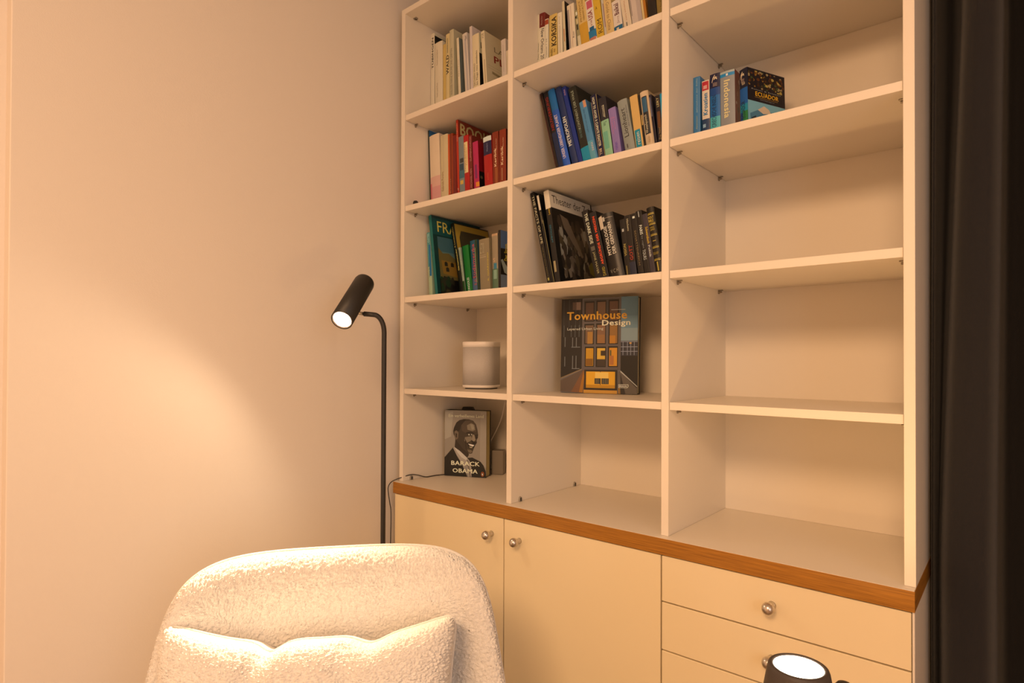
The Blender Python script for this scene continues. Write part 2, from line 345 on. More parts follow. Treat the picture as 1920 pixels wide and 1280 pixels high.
POS={
'A1':[
   ('tub', 0.0215, 0.42, 0.0201, 0.3279, 0.118),
   ('a2', 0.0441, 0.7, 0.0406, 0.2863, 0.118),
   ('a3', 0.0869, 0.7, 0.014, 0.2682, 0.118),
   ('wald', 0.1017, 0.56, 0.0178, 0.2997, 0.118),
   ('a5', 0.1234, 1.22, 0.0203, 0.3072, 0.118),
   ('a6', 0.1674, 3.36, 0.0115, 0.2684, 0.118),
   ('a7', 0.2018, 4.51, 0.0216, 0.2724, 0.118),
   ('a8', 0.2239, 1.81, 0.0114, 0.286, 0.118),
   ('flug', 0.2372, 2.17, 0.031, 0.2506, 0.118),
   ('pl', 0.2877, 4.56, 0.0156, 0.2503, 0.118),
   ('a11', 0.3662, 2.39, 0.0193, 0.1905, 0.118),
   ('a12', 0.387, 2.8, 0.0099, 0.1488, 0.118),
],
'A2':[
   ('neworl', 0.5092, 0.0, 0.0276, 0.2168, 0.118),
   ('c2', 0.5372, 0.0, 0.0135, 0.1925, 0.118),
   ('korsika', 0.5547, 0.22, 0.0295, 0.1969, 0.118),
   ('c4', 0.5891, 1.53, 0.0165, 0.1935, 0.118),
   ('c5', 0.6124, 2.99, 0.0087, 0.2235, 0.118),
   ('c6', 0.6339, 4.28, 0.0243, 0.2034, 0.118),
   ('c7', 0.6699, 7.89, 0.0103, 0.1791, 0.118),
   ('c8', 0.6807, 7.89, 0.028, 0.2152, 0.118),
   ('usa', 0.7095, 7.93, 0.0246, 0.1929, 0.118),
   ('rom', 0.7347, 7.93, 0.0226, 0.1962, 0.118),
   ('c11', 0.758, 7.1, 0.0072, 0.1873, 0.118),
   ('china', 0.7656, 7.1, 0.0236, 0.1797, 0.118),
   ('bali', 0.7897, 6.84, 0.0263, 0.1554, 0.118),
   ('c14', 0.8237, 9.49, 0.0232, 0.1533, 0.118),
   ('c15', 0.8476, 8.09, 0.0302, 0.1476, 0.118),
   ('c16', 0.8785, 7.7, 0.0059, 0.1395, 0.118),
   ('c17', 0.8849, 7.7, 0.007, 0.1378, 0.118),
   ('c18', 0.8924, 5.15, 0.0239, 0.1299, 0.118),
   ('c19', 0.9168, 4.4, 0.027, 0.1221, 0.118),
],
'B1':[
   ('d0', 0.034, 2.93, 0.0062, 0.2921, 0.106),
   ('d1', 0.0407, 2.81, 0.051, 0.2674, 0.106),
   ('d2', 0.0921, 1.38, 0.0369, 0.2559, 0.106),
   ('d3', 0.1298, 1.46, 0.0242, 0.2516, 0.106),
   ('d4', 0.1543, 1.46, 0.0166, 0.2414, 0.106),
   ('book', 0.1743, 2.16, 0.0099, 0.292, 0.106),
   ('d6', 0.1861, 2.55, 0.0239, 0.2301, 0.106),
   ('d7', 0.2111, 2.74, 0.0232, 0.2282, 0.106),
   ('surv', 0.2347, 2.45, 0.0141, 0.2233, 0.106),
   ('d9', 0.2547, 3.39, 0.0245, 0.1963, 0.106),
   ('d10', 0.3031, 3.24, 0.0354, 0.2003, 0.106),
   ('kar1', 0.339, 1.94, 0.0262, 0.2073, 0.106),
   ('kar2', 0.3656, 0.72, 0.028, 0.2076, 0.106),
],
'B2':[
   ('e1', 0.5867, 14.55, 0.0099, 0.2991, 0.126),
   ('e2', 0.5974, 14.12, 0.0168, 0.2969, 0.126),
   ('unser', 0.6153, 14.14, 0.0248, 0.2951, 0.126),
   ('metro', 0.6461, 14.88, 0.0217, 0.2964, 0.126),
   ('e5', 0.6697, 14.82, 0.0139, 0.2945, 0.126),
   ('wale', 0.6845, 13.55, 0.0261, 0.2808, 0.126),
   ('e7', 0.7117, 13.55, 0.0223, 0.2279, 0.126),
   ('how', 0.735, 9.46, 0.0197, 0.2332, 0.126),
   ('e9', 0.7554, 8.7, 0.0249, 0.217, 0.126),
   ('e10', 0.7833, 8.76, 0.0232, 0.1783, 0.126),
   ('lion', 0.8208, 10.7, 0.0301, 0.191, 0.126),
   ('e12', 0.8518, 8.2, 0.0231, 0.194, 0.126),
   ('e13', 0.8755, 7.75, 0.0061, 0.1919, 0.126),
   ('wunsch', 0.8821, 7.75, 0.024, 0.195, 0.126),
   ('e15', 0.9067, 7.75, 0.0073, 0.1827, 0.126),
   ('e16', 0.9144, 4.76, 0.014, 0.1736, 0.126),
   ('e17', 0.9289, 4.76, 0.0081, 0.1762, 0.126),
],
'C1':[
   ('f0', 0.0527, 4.1, 0.0166, 0.2344, 0.088),
   ('fra', 0.0842, 7.61, 0.0137, 0.2955, 0.088),
   ('gw', 0.119, 11.5, 0.0192, 0.2823, 0.178),
   ('f3', 0.139, 10.58, 0.0088, 0.1888, 0.178),
   ('mong', 0.1484, 8.36, 0.0328, 0.1892, 0.178),
   ('f5', 0.2006, 5.26, 0.0333, 0.1974, 0.158),
   ('f6', 0.2723, 2.7, 0.0448, 0.1849, 0.118),
   ('f7', 0.3176, 1.57, 0.0255, 0.1991, 0.128),
   ('strom', 0.3434, 0.76, 0.0102, 0.2083, 0.128),
],
'C2':[
   ('facts', 0.5793, 13.53, 0.0137, 0.297, 0.083),
   ('g2', 0.5939, 12.62, 0.0113, 0.286, 0.083),
   ('theater', 0.6065, 9.13, 0.0186, 0.2888, 0.083),
   ('dark', 0.728, 13.78, 0.0205, 0.2189, 0.113),
   ('abg', 0.7495, 13.27, 0.0226, 0.209, 0.113),
   ('myth', 0.7741, 12.64, 0.0481, 0.1925, 0.113),
   ('g8', 0.8238, 7.62, 0.0144, 0.1718, 0.113),
   ('gott', 0.8387, 7.62, 0.0188, 0.1804, 0.113),
   ('g10', 0.8616, 8.71, 0.0169, 0.1828, 0.113),
   ('paris', 0.8802, 9.06, 0.0171, 0.188, 0.113),
   ('g12', 0.8985, 9.23, 0.0143, 0.1772, 0.113),
   ('bible', 0.9133, 9.23, 0.022, 0.1912, 0.113),
],
'D3':[
   ('h1', 1.0026, 0.38, 0.0181, 0.1965, 0.14),
   ('kro', 1.0267, 0.77, 0.019, 0.1802, 0.14),
   ('insel', 1.0481, 0.89, 0.0254, 0.1901, 0.14),
   ('indo', 1.0743, 0.88, 0.036, 0.1873, 0.14),
   ('ecu', 1.1237, 1.69, 0.0232, 0.1789, 0.14),
],

}
ZS={'A1':LV[3],'A2':LV[3],'B1':LV[2],'B2':LV[2],'C1':LV[1],'C2':LV[1],'D3':LV[2]}
GR={'A1':'cream and white books on the top left shelf','A2':'books on the top middle shelf','B1':'red and pale books on the second left shelf','B2':'blue books on the second middle shelf','C1':'green and grey books on the third left shelf','C2':'black books on the third middle shelf','D3':'travel guides on the right shelf'}
HID={'A1':.072,'A2':.070,'B1':.040,'B2':.048,'C1':.012,'C2':.014,'D3':.054}
def shelf_row(key,spec):
    for (n,x,th,t,H,Y) in POS[key]:
        col,W,label,fn=spec[n][:4]; opt=spec[n][4] if len(spec[n])>4 else {}
        rz=opt.pop('rz',0)
        W=min(W,(D-Y-.004)/max(.5,math.cos(R(rz)))-(.01 if rz else 0))
        b=Book(label,t,H,W,rgb(col),group=GR[key],**opt)
        b.v0=HID[key]/H
        if fn: fn(b)
        b.put(x,Y,ZO+ZS[key],th,rz)
shelf_row('A1',{
 'tub':('d9b896',.21,'pale guide with dark cover front, leftmost on the top left shelf, reading TÜBINGEN',lambda b:b.Tx('TÜBINGEN','2a2018',.50,.94,.5,.55,'up',True).CR('15130f',0,1,0,1).CR('cdb08c',0,1,.965,1)),
 'a2':('d6b592',.15,'broad cream paperback beside the TÜBINGEN book on the top left shelf',lambda b:b.Tx('Reisen und Sehen','a08060',.62,.88,.35,.16).Tx('Stadt Land Fluss','a08060',.08,.32,.35,.16)),
 'a3':('c99a50',.16,'narrow ochre paperback on the top left shelf, left of the WALD book',None),
 'wald':('d2ab72',.17,'ochre book with bold WALD lettering on the top left shelf',lambda b:b.Tx('WALD','241a10',.37,.67,.5,.72,'up',True).Tx('WANDERUNGEN','4a3520',.70,.93,.5,.35)),
 'a5':('bfa37c',.21,'tall grey-beige book right of the WALD book on the top left shelf',lambda b:b.Tx('WÄLDER FARNE BÄUME UND GÄRTEN','6d5840',.02,.72,.4,.5)),
 'a6':('dcbb96',.17,'slim white book with a slate blue front cover on the top left shelf',lambda b:b.Tx('Garten','8a7358',.3,.6,.5,.3).CR('6f6a5c',0,1,0,1)),
 'a7':('d3b39a',.19,'leaning pale lilac-white paperback left of the tallest thin book on the top left shelf',lambda b:b.Tx('JN','3a3030',.86,.95,.75,.3,'h').R('b39a8c',0,.9,.45,.8)),
 'a8':('cfae9c',.21,'tall thin lilac-pink book towering in the middle of the top left shelf',None),
 'flug':('ddb98c',.16,'cream paperback titled Im Fluge neu entdeckt on the top left shelf',lambda b:b.Tx('Im Fluge neu entdeckt','2a2018',.02,.68,.66,.3).Tx('SACHSEN WALD','7a6348',.02,.45,.28,.22).CR('cfb48c',0,1,0,1).CR('171310',0,1,0,.62).CT('DA','2a2018',.05,.5,.72,.84,True)),
 'pl':('d9b78e',.19,'cream book with a red letter P on its cover near the divider, top left shelf',lambda b:b.Tx('TCF','5a4a38',.86,.95,.5,.6,'h').R('b08a60',.0,.45,.55,.75).CT('PL','8c1c14',.22,.50,.46,.60,True).CT('LA','7a6548',.24,.5,.68,.78).CR('8a7050',.05,.95,.36,.363).CR('8a7050',.05,.95,.31,.313).CP('9c8058',[(.15,.27),(.85,.22),(.9,.18),(.8,.17),(.15,.22)])),
 'a11':('d2b3a0',.13,'lilac-white paperback second from the divider on the top left shelf',lambda b:b.R('94796a',.1,.85,.45,.5)),
 'a12':('d0b090',.12,'small white booklet squeezed against the divider on the top left shelf',lambda b:b.R('a08a70',.1,.8,.3,.36)),
})
shelf_row('A2',{
 'neworl':('dcbc98',.17,'white book with a dark red top reading New Orleans, leftmost on the top middle shelf',lambda b:b.R('6a150c',.70,1,.28,1).Tx('Merian live','d09a80',.75,.93,.6,.16,'up').Tx('New Orleans 20','3a3030',.03,.67,.72,.45,'down').Tx('Peter Hansen','3a3030',.05,.4,.15,.12,'up').CR('7a1a10',0,1,0,1)),
 'c2':('dcbf9e',.15,'slim white book with a small red square, right of the New Orleans book',lambda b:b.R('a03a1c',.86,.98).Tx('Heimat 1 24','7a6350',.05,.5,.5,.3)),
 'korsika':('cfa052',.16,'ochre travel guide with bold KORSIKA lettering on the top middle shelf',lambda b:b.Tx('KORSIKA','241608',.24,.93,.62,.62,'up',True).Tx('INSEL','3a2408',.02,.2,.35,.25).Tx('GR','7a5020',.08,.16,.7,.2,'h')),
 'c4':('dfbf9c',.17,'plain white paperback with a tiny grey title right of the KORSIKA guide',lambda b:b.Tx('La Corse','5a4a40',.72,.9,.5,.2,'down').R('b89a80',.02,.68,.45,.6)),
 'c5':('cfaf86',.18,'thin tall cream book with a black front cover on the top middle shelf',lambda b:b.R('b05a30',.2,.45,.3,.6).CR('1a1512',0,1,0,1)),
 'c6':('dfbc98',.17,'leaning white paperback with a grey stripe, left of the patterned olive booklet',lambda b:b.R('9c8478',.02,.9,.0,.3).R('c9a184',.02,.96,.5,.62).Tx('Rom','3a3030',.22,.36,.75,.2)),
 'c7':('9a8458',.15,'narrow patterned olive and white booklet leaning on the top middle shelf',lambda b:b.R('d0b48c',0,.28).R('2c2418',.45,.6,.2,.7).R('c8a878',.62,.75,.3,.9).R('2c2418',.78,.84,.1,.6).R('ded0a8',.86,.95,.4,.9)),
 'c8':('d3a35e',.17,'thick cream and orange guide leaning left of the USA guide',lambda b:b.R('c98c28',0,.42).Tx('VERANSTALTUNGEN','8a6020',.46,.98,.68,.22,'up').Tx('PROVENCE','8a6020',.46,.9,.35,.22,'up')),
 'usa':('dfc0a4',.16,'white guide to the USA with a pink square and a blue picture at its foot',lambda b:b.R('c0505a',.78,.97,.15,.9).Tx('USA','8c2c30',.50,.72,.5,.62,'up',True).Tx('der Osten','a04040',.34,.48,.5,.3).R('1d6a8c',.04,.24,.0,1).R('175070',.22,.32,.2,.8).R('b86a50',.0,.06,.1,.9)),
 'rom':('d09a2a',.16,'yellow guide with slanting ROM lettering on the top middle shelf',lambda b:b.Tx('ROM','4a2c10',.08,.42,.6,.62).Tx('A','6a4a18',.66,.74,.4,.3,'h')),
 'c11':('c0a890',.16,'very thin grey-white booklet right of the ROM guide',lambda b:b.R('8c5a58',.2,.8,.6,.9)),
 'china':('d8a868',.16,'pale orange paperback titled A Guide to China',lambda b:b.Tx('A Guide to China','8a6034',.08,.95,.5,.42,'down')),
 'bali':('dcbca4',.15,'white guide reading Baikal with a blue picture at its foot',lambda b:b.Tx('Baikal','5a1c20',.5,.88,.5,.55,'up',True).Tx('Java','a07868',.2,.45,.6,.3,'up').R('1c5670',.0,.13).R('c8a888',.0,.07,.3,.6)),
 'c14':('dcb896',.15,'off-white paperback with a faint orange title right of the Baikal guide',lambda b:b.Tx('Vietnam Laos','b0683c',.2,.9,.5,.18,'down').R('7a6a5c',.0,.14,.35,.5)),
 'c15':('cfae9a',.15,'broad plain pinkish-white book near the right end of the top middle shelf',lambda b:b.R('b89a8c',0,1,.62,1).R('8a7468',.3,.9,.05,.12)),
 'c16':('d8b078',.15,'thin pale yellow booklet near the right end of the top middle shelf',None),
 'c17':('b06a20',.15,'thin orange-brown book third from the right on the top middle shelf',None),
 'c18':('1e1612',.15,'dark brown book second from the right on the top middle shelf',None),
 'c19':('8c6a30',.15,'olive yellow book against the right divider of the top middle shelf',lambda b:b.Tx('Indien','5a4420',.3,.9,.5,.3).Tx('GR','5a4420',.1,.2,.6,.35,'h')),
})
shelf_row('B1',{
 'd0':('3a3422',.22,'thin tall dark book with a blue cover, leftmost in the red row',lambda b:b.CR('16406a',0,1,.0,1).CR('2f5a78',0,.14,.0,1),{'hard':True}),
 'd1':('d9b08c',.17,'broad pale pink paperback fading to rose at its foot, left in the red book row',lambda b:b.R('cc8478',0,.18).R('d2967f',.18,.34).R('c85a5a',0,.24,0,.16)),
 'd2':('c8a578',.16,'grey-cream book with a vertical gilt title left of the orange-red spine',lambda b:b.Tx('Gabriela Pereira','8a5c30',.08,.40,.3,.28,'up').R('b09070',.4,.98,.42,.46)),
 'd3':('8a2e10',.16,'rust brown book with a bright orange-red left edge on the second left shelf',lambda b:b.R('c84a12',0,1,0,.32).R('5a1808',0,1,.6,.7).Tx('Kunst','c89060',.02,.26,.5,.12)),
 'd4':('6e140c',.16,'narrow dark wine-red book left of the tall BOOK volume',None),
 'book':('b02a10',.24,'tall thin red book with huge cream BOOK lettering on its cover',lambda b:b.CR('7e2612',0,1,0,1).CT('BOOK','b89a60',.04,.66,.80,.965,True).Tx('WELTBUCH','d09070',.7,.95,.5,.4,'up').Tx('by','d8b090',.02,.07,.5,.5,'h'),{'hard':True}),
 'd6':('75716a',.15,'grey-blue travel book with small pictures on its spine, right of the tall BOOK volume',lambda b:b.R('3a3430',.52,.60,.2,.9).R('2a3c46',.38,.5,.1,.9).R('3a5a62',.24,.38).R('c8963c',.13,.2,.2,.8)),
 'd7':('a8100e',.15,'red paperback with a long cream label on its spine in the red book row',lambda b:b.R('e0b478',.32,.88,.04,.8).Tx('Sarajewo','a03018',.45,.78,.55,.2,'up').Tx('Tamara Geraldine','3a2018',.34,.84,.25,.16,'up')),
 'surv':('6a1c10',.15,'brown-red book with a vertical SUPPENCOACH title',lambda b:b.Tx('SUPPENCOACH','c87868',.52,.97,.5,.5,'up').Tx('MICHAEL HEN','c87868',.03,.38,.5,.5,'up')),
 'd9':('b01c48',.15,'magenta pocket book with a dark red cover, middle of the second left shelf',lambda b:b.R('e07a20',.02,.12,.4,1).R('7a2050',.2,.5,.3,.7).CR('7e0f14',0,1,.35,1).CR('1a1210',0,1,0,.35).dots(['1a1210','2c4040','5a4a30'],0,1,0,.3,14,3,.08)),
 'd10':('a81410',.15,'red book with a navy and white top, left of the two Karibik guides',lambda b:b.R('1c1838',.62,.9).R('cfc4b0',.9,1).Tx('Wandern','a090a0',.68,.86,.5,.16).Tx('ROMAN','d05030',.1,.24,.5,.16)),
 'kar1':('7e2408',.13,'rust brown Karibik guide, the left one of the pair by the divider',lambda b:b.Tx('Karibik','e8b88a',.32,.68,.48,.36,'up',True).Tx('Grosse Antillen','d8a078',.64,.86,.68,.16).R('9a4a20',0,.3,.4,.8)),
 'kar2':('86280c',.13,'rust brown Karibik guide, the right one of the pair, touching the divider',lambda b:b.Tx('Karibik','e8b88a',.32,.68,.45,.34,'up',True).Tx('Kleine Antillen','d8a078',.66,.84,.62,.16).R('c08a60',.02,.26,.4,.5).CR('4a0e06',0,1,0,1)),
})
def fittings(b):
    b.R('4a1a10',0,1,0,.3)
    for z in (.32,.62):
        o=lathe('clasp',[(.0022,0),(.0046,.001),(.0046,.004),(.002,.006)],mat('brass',(.6,.42,.18),.35,metal=1),b.e,axm((-.0003,.012,z*b.H+.02),(-1,0,.0)),n=14)
def earth(b):
    b.R('0f5a8c',.72,1).R('1c4fa0',0,.2).Tx('UNSER LEBENDIGER PLANET','d8b8b0',.08,.66,.5,.42,'up',True).CR('0d1420',0,1,0,1).CP('7a5a44',[(.02,.72),(.3,.66),(.5,.4),(.4,.15),(.02,.25)])
shelf_row('B2',{
 'e1':('1c0a06',.20,'thin black and dark red album with two brass clasps leaning on the left divider',fittings,{'hard':True}),
 'e2':('120d10',.21,'black book with red NEUWERBUNG lettering leaning among the blue books',lambda b:b.Tx('NEUWERBUNG','a01c14',.48,.92,.55,.55,'up').R('14203c',0,.45),{'hard':True}),
 'unser':('1a4a96',.20,'bright blue book titled UNSER LEBENDIGER PLANET with a turquoise head',earth,{'hard':True,'bulge':.22}),
 'metro':('12264e',.20,'navy book with pale METROPOLEN title on its lower spine',lambda b:b.Tx('METROPOLEN','dcc8b0',.22,.60,.5,.55,'up',True),{'hard':True,'bulge':.16}),
 'e5':('10286c',.19,'narrow royal blue book right of METROPOLEN',lambda b:b.Tx('Atlas','c08080',.88,.96,.5,.4,'up')),
 'wale':('1a1a14',.19,'black-green book titled KONTINENT DER WALE with a turquoise foot',lambda b:b.R('0a7c90',0,.17).Tx('KONTINENT DER WALE','a8a080',.42,.95,.45,.32,'up').Tx('EINE REISE','607060',.30,.42,.45,.3,'up')),
 'e7':('4a7894',.16,'light blue paperback with a pale orange strip at its head among the blue books',lambda b:b.R('c8825a',.88,1,.55,.95).R('5c9098',0,.3,0,.8).Tx('Das Meer von morgen','27405a',.45,.85,.45,.22,'down').Tx('MARE','d0a8a0',.12,.26,.6,.3,'down')),
 'how':('0a1030',.16,'navy paperback titled HOW TO AVOID A CLIMATE DISASTER',lambda b:b.R('a08040',0,1,.94,1).R('c8906a',0,.9,0,.06).Tx('HOW TO AVOID A CLIMATE DISASTER','e0c8a0',.16,.96,.45,.42,'down',True).Tx('BILL','d0a880',.02,.12,.45,.42,'down',True)),
 'e9':('201c22',.16,'book with a dark head and a pale green lower spine, left of the lavender book',lambda b:b.R('8caa80',0,.6).R('6a9c7c',.1,.4,.1,.7).Tx('Tom','304a30',.5,.57,.5,.4,'down').Tx('Samuel','c8b090',.66,.86,.5,.2,'down').R('d0b890',.64,.86,.6,.66)),
 'e10':('8a6a94',.14,'lavender paperback in the middle of the blue book row',lambda b:b.Tx('Stalker','b86a8c',.4,.8,.35,.25,'down').Tx('Julia','b86a8c',.5,.8,.65,.25,'down').Tx('roman','5a3a8c',.05,.22,.5,.3,'up')),
 'lion':('8f8678',.15,'grey paperback titled Lionheart',lambda b:b.Tx('Lionheart','1c1814',.24,.82,.45,.45,'up').Tx('the story of love','4a4450',.42,.86,.85,.14,'up').R('4a3a34',.02,.1,.3,.4),{'bulge':.14}),
 'e12':('d8a25c',.15,'pale orange paperback with a turquoise label at its foot, right of Lionheart',lambda b:b.R('0f7f90',.0,.33,.08,.8).Tx('reisen','e0d0b0',.04,.28,.45,.45,'up')),
 'e13':('171412',.15,'thin black booklet between the orange and the cream-framed spines',lambda b:b.R('b0884c',.4,.6,.2,.9)),
 'wunsch':('d9b08a',.15,'cream-framed spine with a dark blue label reading Wunschpunsch near the right divider',lambda b:b.R('171c24',.18,.9,.14,.8).R('2c5670',.6,.88,.2,.74).Tx('Wunschpunsch','e8cfa0',.2,.55,.45,.4,'up').Tx('Michael Ende','c09060',.02,.13,.5,.3),{'bulge':.2}),
 'e15':('151326',.15,'thin midnight blue book right of the cream-framed spine',lambda b:b.R('6a6478',.55,.95,.1,.5)),
 'e16':('15111c',.15,'dark violet paperback with gilt lettering second from the right divider',lambda b:b.R('6a3c1c',.3,.65,.2,.8).Tx('LEIKY','e0c080',.75,.95,.5,.45,'up').Tx('Das Netz','b08850',.05,.3,.5,.4,'up')),
 'e17':('0f8cac',.14,'bright turquoise book touching the right divider of the blue row',None),
})
def fra(b):
    b.CR('08302c',0,1,0,1).CR('0c4440',0,1,.76,.97).CT('FRANCE','d8b44c',.10,.92,.80,.94)
    b.CR('3c5a5c',.08,1,.35,.74).CR('5a6c60',.08,1,.35,.55).CP('6a5428',[(.08,.60),(.16,.53),(.28,.54),(.4,.48),(.55,.56),(.7,.5),(1,.42),(1,.2),(.08,.2)])
    b.CP('8a5e20',[(.12,.44),(.42,.43),(.42,.24),(.14,.27)]).CP('4a3c20',[(.42,.43),(.75,.38),(.75,.22),(.42,.24)])
    for u,v in ((.18,.37),(.30,.37),(.2,.3),(.5,.36),(.62,.34),(.52,.29)): b.CP('241c10',[(u,v),(u+.06,v),(u+.06,v+.045),(u+.03,v+.06),(u,v+.045)])
    b.CR('15100c',.06,1,.0,.2).dots(['2c2416','1a2c14','3c3018'],.08,1,.02,.24,26,5,.08)
def gw(b):
    b.Tx('Gärtenwunder','e0c060',.34,.64,.6,.32,'up',True).Tx('& Landschaften','d8b050',.66,.95,.45,.26,'up')
    b.CR('b0842c',0,1,.0,.985).CP('3e3420',[(.10,.0),(.10,.80),(.16,.90),(.9,.90),(.95,.80),(.95,.0)])
    b.CR('0e3a1e',0,1,0,.62)
shelf_row('C1',{
 'f0':('a0a078',.20,'thin pale green and blue guide standing in front of the big FRANCE volume',lambda b:b.R('4a7c74',.45,1).R('0c5a7c',.3,.8,.5,1).Tx('COTES','c0c8b0',.84,.98,.5,.5,'up').Tx('Terre de vin','3a4434',.28,.5,.45,.25,'up')),
 'fra':('0c5a50',.25,'tall teal picture book with FRANCE in yellow letters and a castle on its cover',fra,{'hard':True}),
 'gw':('0d120a',.18,'black book with yellow lettering and a gilt-framed cover leaning on the third left shelf',gw),
 'f3':('a8a488',.15,'thin pale green booklet between the gilt-framed book and the bright green one',lambda b:b.Tx('Wildkräuter','3c4a30',.4,.95,.5,.4,'up').R('2c4a20',0,.3)),
 'mong':('0e6a24',.16,'bright green book with white lettering at the foot of its spine',lambda b:b.R('0a3c1a',0,1,0,.22).Tx('MONGOLEI','d8d0b0',.02,.34,.55,.32,'up',True)),
 'f5':('1c4a58',.15,'blue and green guide with a red vertical title on the third left shelf',lambda b:b.R('4a5c70',0,.28).R('2c4a5c',.28,.6).R('16301a',0,1,.72,1).R('c8b860',.2,.85,.68,.72).Tx('Südamerika','d04a48',.28,.93,.42,.38,'up').Tx('5.0','c8503c',.15,.26,.5,.3,'up')),
 'f6':('8a7050',.16,'broad taupe paperback with a gilt vertical line, right of the red-titled guide',lambda b:b.R('a88a68',.64,.66,.05,.7).R('a88a68',.68,.69,.05,.7).Tx('LE TUR','b89c78',.72,.92,.35,.4,'h').Tx('IL GIARDINO','d8b030',.18,.72,.88,.12,'up')),
 'f7':('9a7e60',.15,'grey-brown book with a small blue patch halfway up its spine',lambda b:b.R('3a7484',.38,.48,.3,.8).R('5c6c50',.0,.38).R('8a9c80',.2,.36,.25,.8).R('c09068',.96,1,.0,1).Tx('S','d8a078',.5,.57,.4,.3,'h')),
 'strom':('17140f',.17,'slim book with a blue mountain cover titled Der Strom, der bergauf fliesst, by the divider',lambda b:b.CR('14120e',0,1,0,1).CR('56688c',0,1,.7,1).CP('1a1712',[(.1,.5),(.3,.9),(.5,.8),(.8,.92),(1,.7),(1,.4),(.1,.4)]).CR('7a7c88',0,1,0,.26).CV('Der Strom,','d8b030',.10,.22,.5,.8,True).CV('der bergauf fließt','d8a818',.26,.42,.38,.96,True).CP('9c988c',[(.0,.5),(.05,.52),(.3,.3),(.6,.24),(.4,.2),(.1,.3)])),
})
def theater(b):
    b.R('d8b898',.8,1).Tx('Lesen','d8a020',.73,.8,.6,.35,'up').Tx('ZEITSCHRIFT','2c6a74',.42,.62,.5,.3,'down').R('a08458',.10,.22,.2,.6)
    b.CR('d2b498',0,.97,.81,.995).CT('Theater der Zeit','241c18',.05,.98,.865,.955).dots(['3a2c20','5a4838','7a6450','2a2018','8c7c68','4a3a24'],.10,.8,.03,.74,90,7,.07,2.2)
    b.CP('6a5818',[(.72,.22),(.8,.28),(.85,.26),(.95,.30),(.97,.18),(.85,.10),(.74,.14)])
    b.CP('6a5340',[(.18,.76),(.35,.72),(.5,.5),(.62,.32),(.58,.3),(.4,.45),(.25,.6)])
def bible(b):
    for z in (.885,.73,.56,.37,.18): b.R('b89434',z,z+.012,.08,.92).R('b89434',z+.02,z+.027,.08,.92)
    b.Tx('HOLY\nBIBLE','c8a040',.77,.86,.5,.7,'h',True).Tx('KING\nJAMES','c09838',.63,.70,.5,.6,'h').R('c09838',.475,.485,.3,.7).Tx('OLD & NEW','b08c34',.27,.31,.5,.7,'h').R('b89434',.02,.16,.42,.58)
shelf_row('C2',{
 'facts':('0d0a08',.19,'black book titled THE FACTS OF LIFE leaning on the left divider',lambda b:b.Tx('THE FACTS OF LIFE','c8ac80',.42,.96,.62,.6,'down').Tx('and the story behind','8c7030',.06,.38,.5,.22,'down').R('a89040',.015,.045,.3,.7)),
 'g2':('0c0b0a',.19,'thin black book with a white label at its head, right of THE FACTS OF LIFE',lambda b:b.R('d8b898',.82,.99,.3,.9).Tx('Theaterjahr','c0a070',.66,.8,.55,.3,'down').R('a08848',.0,.7,.86,.93)),
 'theater':('0c0a09',.23,'black magazine with a pale Theater der Zeit banner and a sculpted cover picture',theater),
 'dark':('0a0908',.15,'black book titled THE DARK SIDE in the middle of the black row',lambda b:b.Tx('THE DARK SIDE','d0bc98',.50,.95,.62,.5,'down',True).Tx('JANE MAYER','b09860',.06,.38,.6,.4,'down').R('5a4c3c',.40,.46,.3,.9)),
 'abg':('0b0d10',.15,'black book with bright orange ABGRÜNDE DER MEDIZIN lettering',lambda b:b.Tx('ABGRÜNDE DER MEDIZIN','e8481a',.20,.93,.5,.42,'up',True).Tx('DAVID','b09020',.03,.16,.5,.4,'up')),
 'myth':('0d0b0a',.15,'thick black book titled MYTHOLOGIE DER GERMANEN with a white library label',lambda b:b.Tx('MYTHOLOGIE','d8bca0',.33,.80,.42,.22,'up',True).Tx('DER GERMANEN','d8bca0',.33,.84,.72,.22,'up',True).R('d4b294',.78,.985,.02,.34).R('a88c74',.92,.925,.34,.95).R('b8a088',.88,.95,.36,.5).Tx('V C H','9a8468',.04,.1,.5,.5,'h'),{'bulge':.2}),
 'g8':('0e0c0a',.15,'slim black book with small yellow lettering right of the MYTHOLOGIE volume',lambda b:b.Tx('VISION','c09c48',.35,.56,.5,.5,'up').R('b0a090',.78,.83,.3,.7).R('8a6c30',.02,.18,.3,.5)),
 'gott':('15100d',.15,'black book with red GOTT lettering on the third middle shelf',lambda b:b.Tx('GOTT','a02c18',.25,.50,.5,.55,'up',True).Tx('Hitchens','c8ac80',.74,.94,.5,.32,'down').R('c0b098',.02,.05,.4,.7).R('1c2030',0,.22,.0,1)),
 'g10':('14100b',.15,'black paperback with a white dot at the head of its spine',lambda b:b.R('d8ccb8',.92,.955,.35,.75).Tx('SCHATTENREICH','8a6a40',.15,.72,.5,.3,'down')),
 'paris':('0f0d0d',.15,'black guide reading PARIS in pale letters, fourth from the right in the black row',lambda b:b.Tx('PARIS','d8ccc0',.62,.77,.5,.5,'down',True).Tx('TOURS','c8bcb0',.22,.38,.5,.5,'down').Tx('by night','8a8078',.4,.6,.5,.3,'down').R('a89c90',.9,.99,.4,.55)),
 'g12':('3a2e34',.14,'grey-violet paperback with a yellow title beside the gilt-banded bible',lambda b:b.Tx('Schwarzbuch','d0a018',.50,.78,.5,.5,'down',True).Tx('Politik','c8b8a8',.27,.47,.5,.4,'down',True)),
 'bible':('120d07',.16,'black leather bible with gilt bands at the right end of the black row',bible,{'hard':True,'bulge':.2}),
})
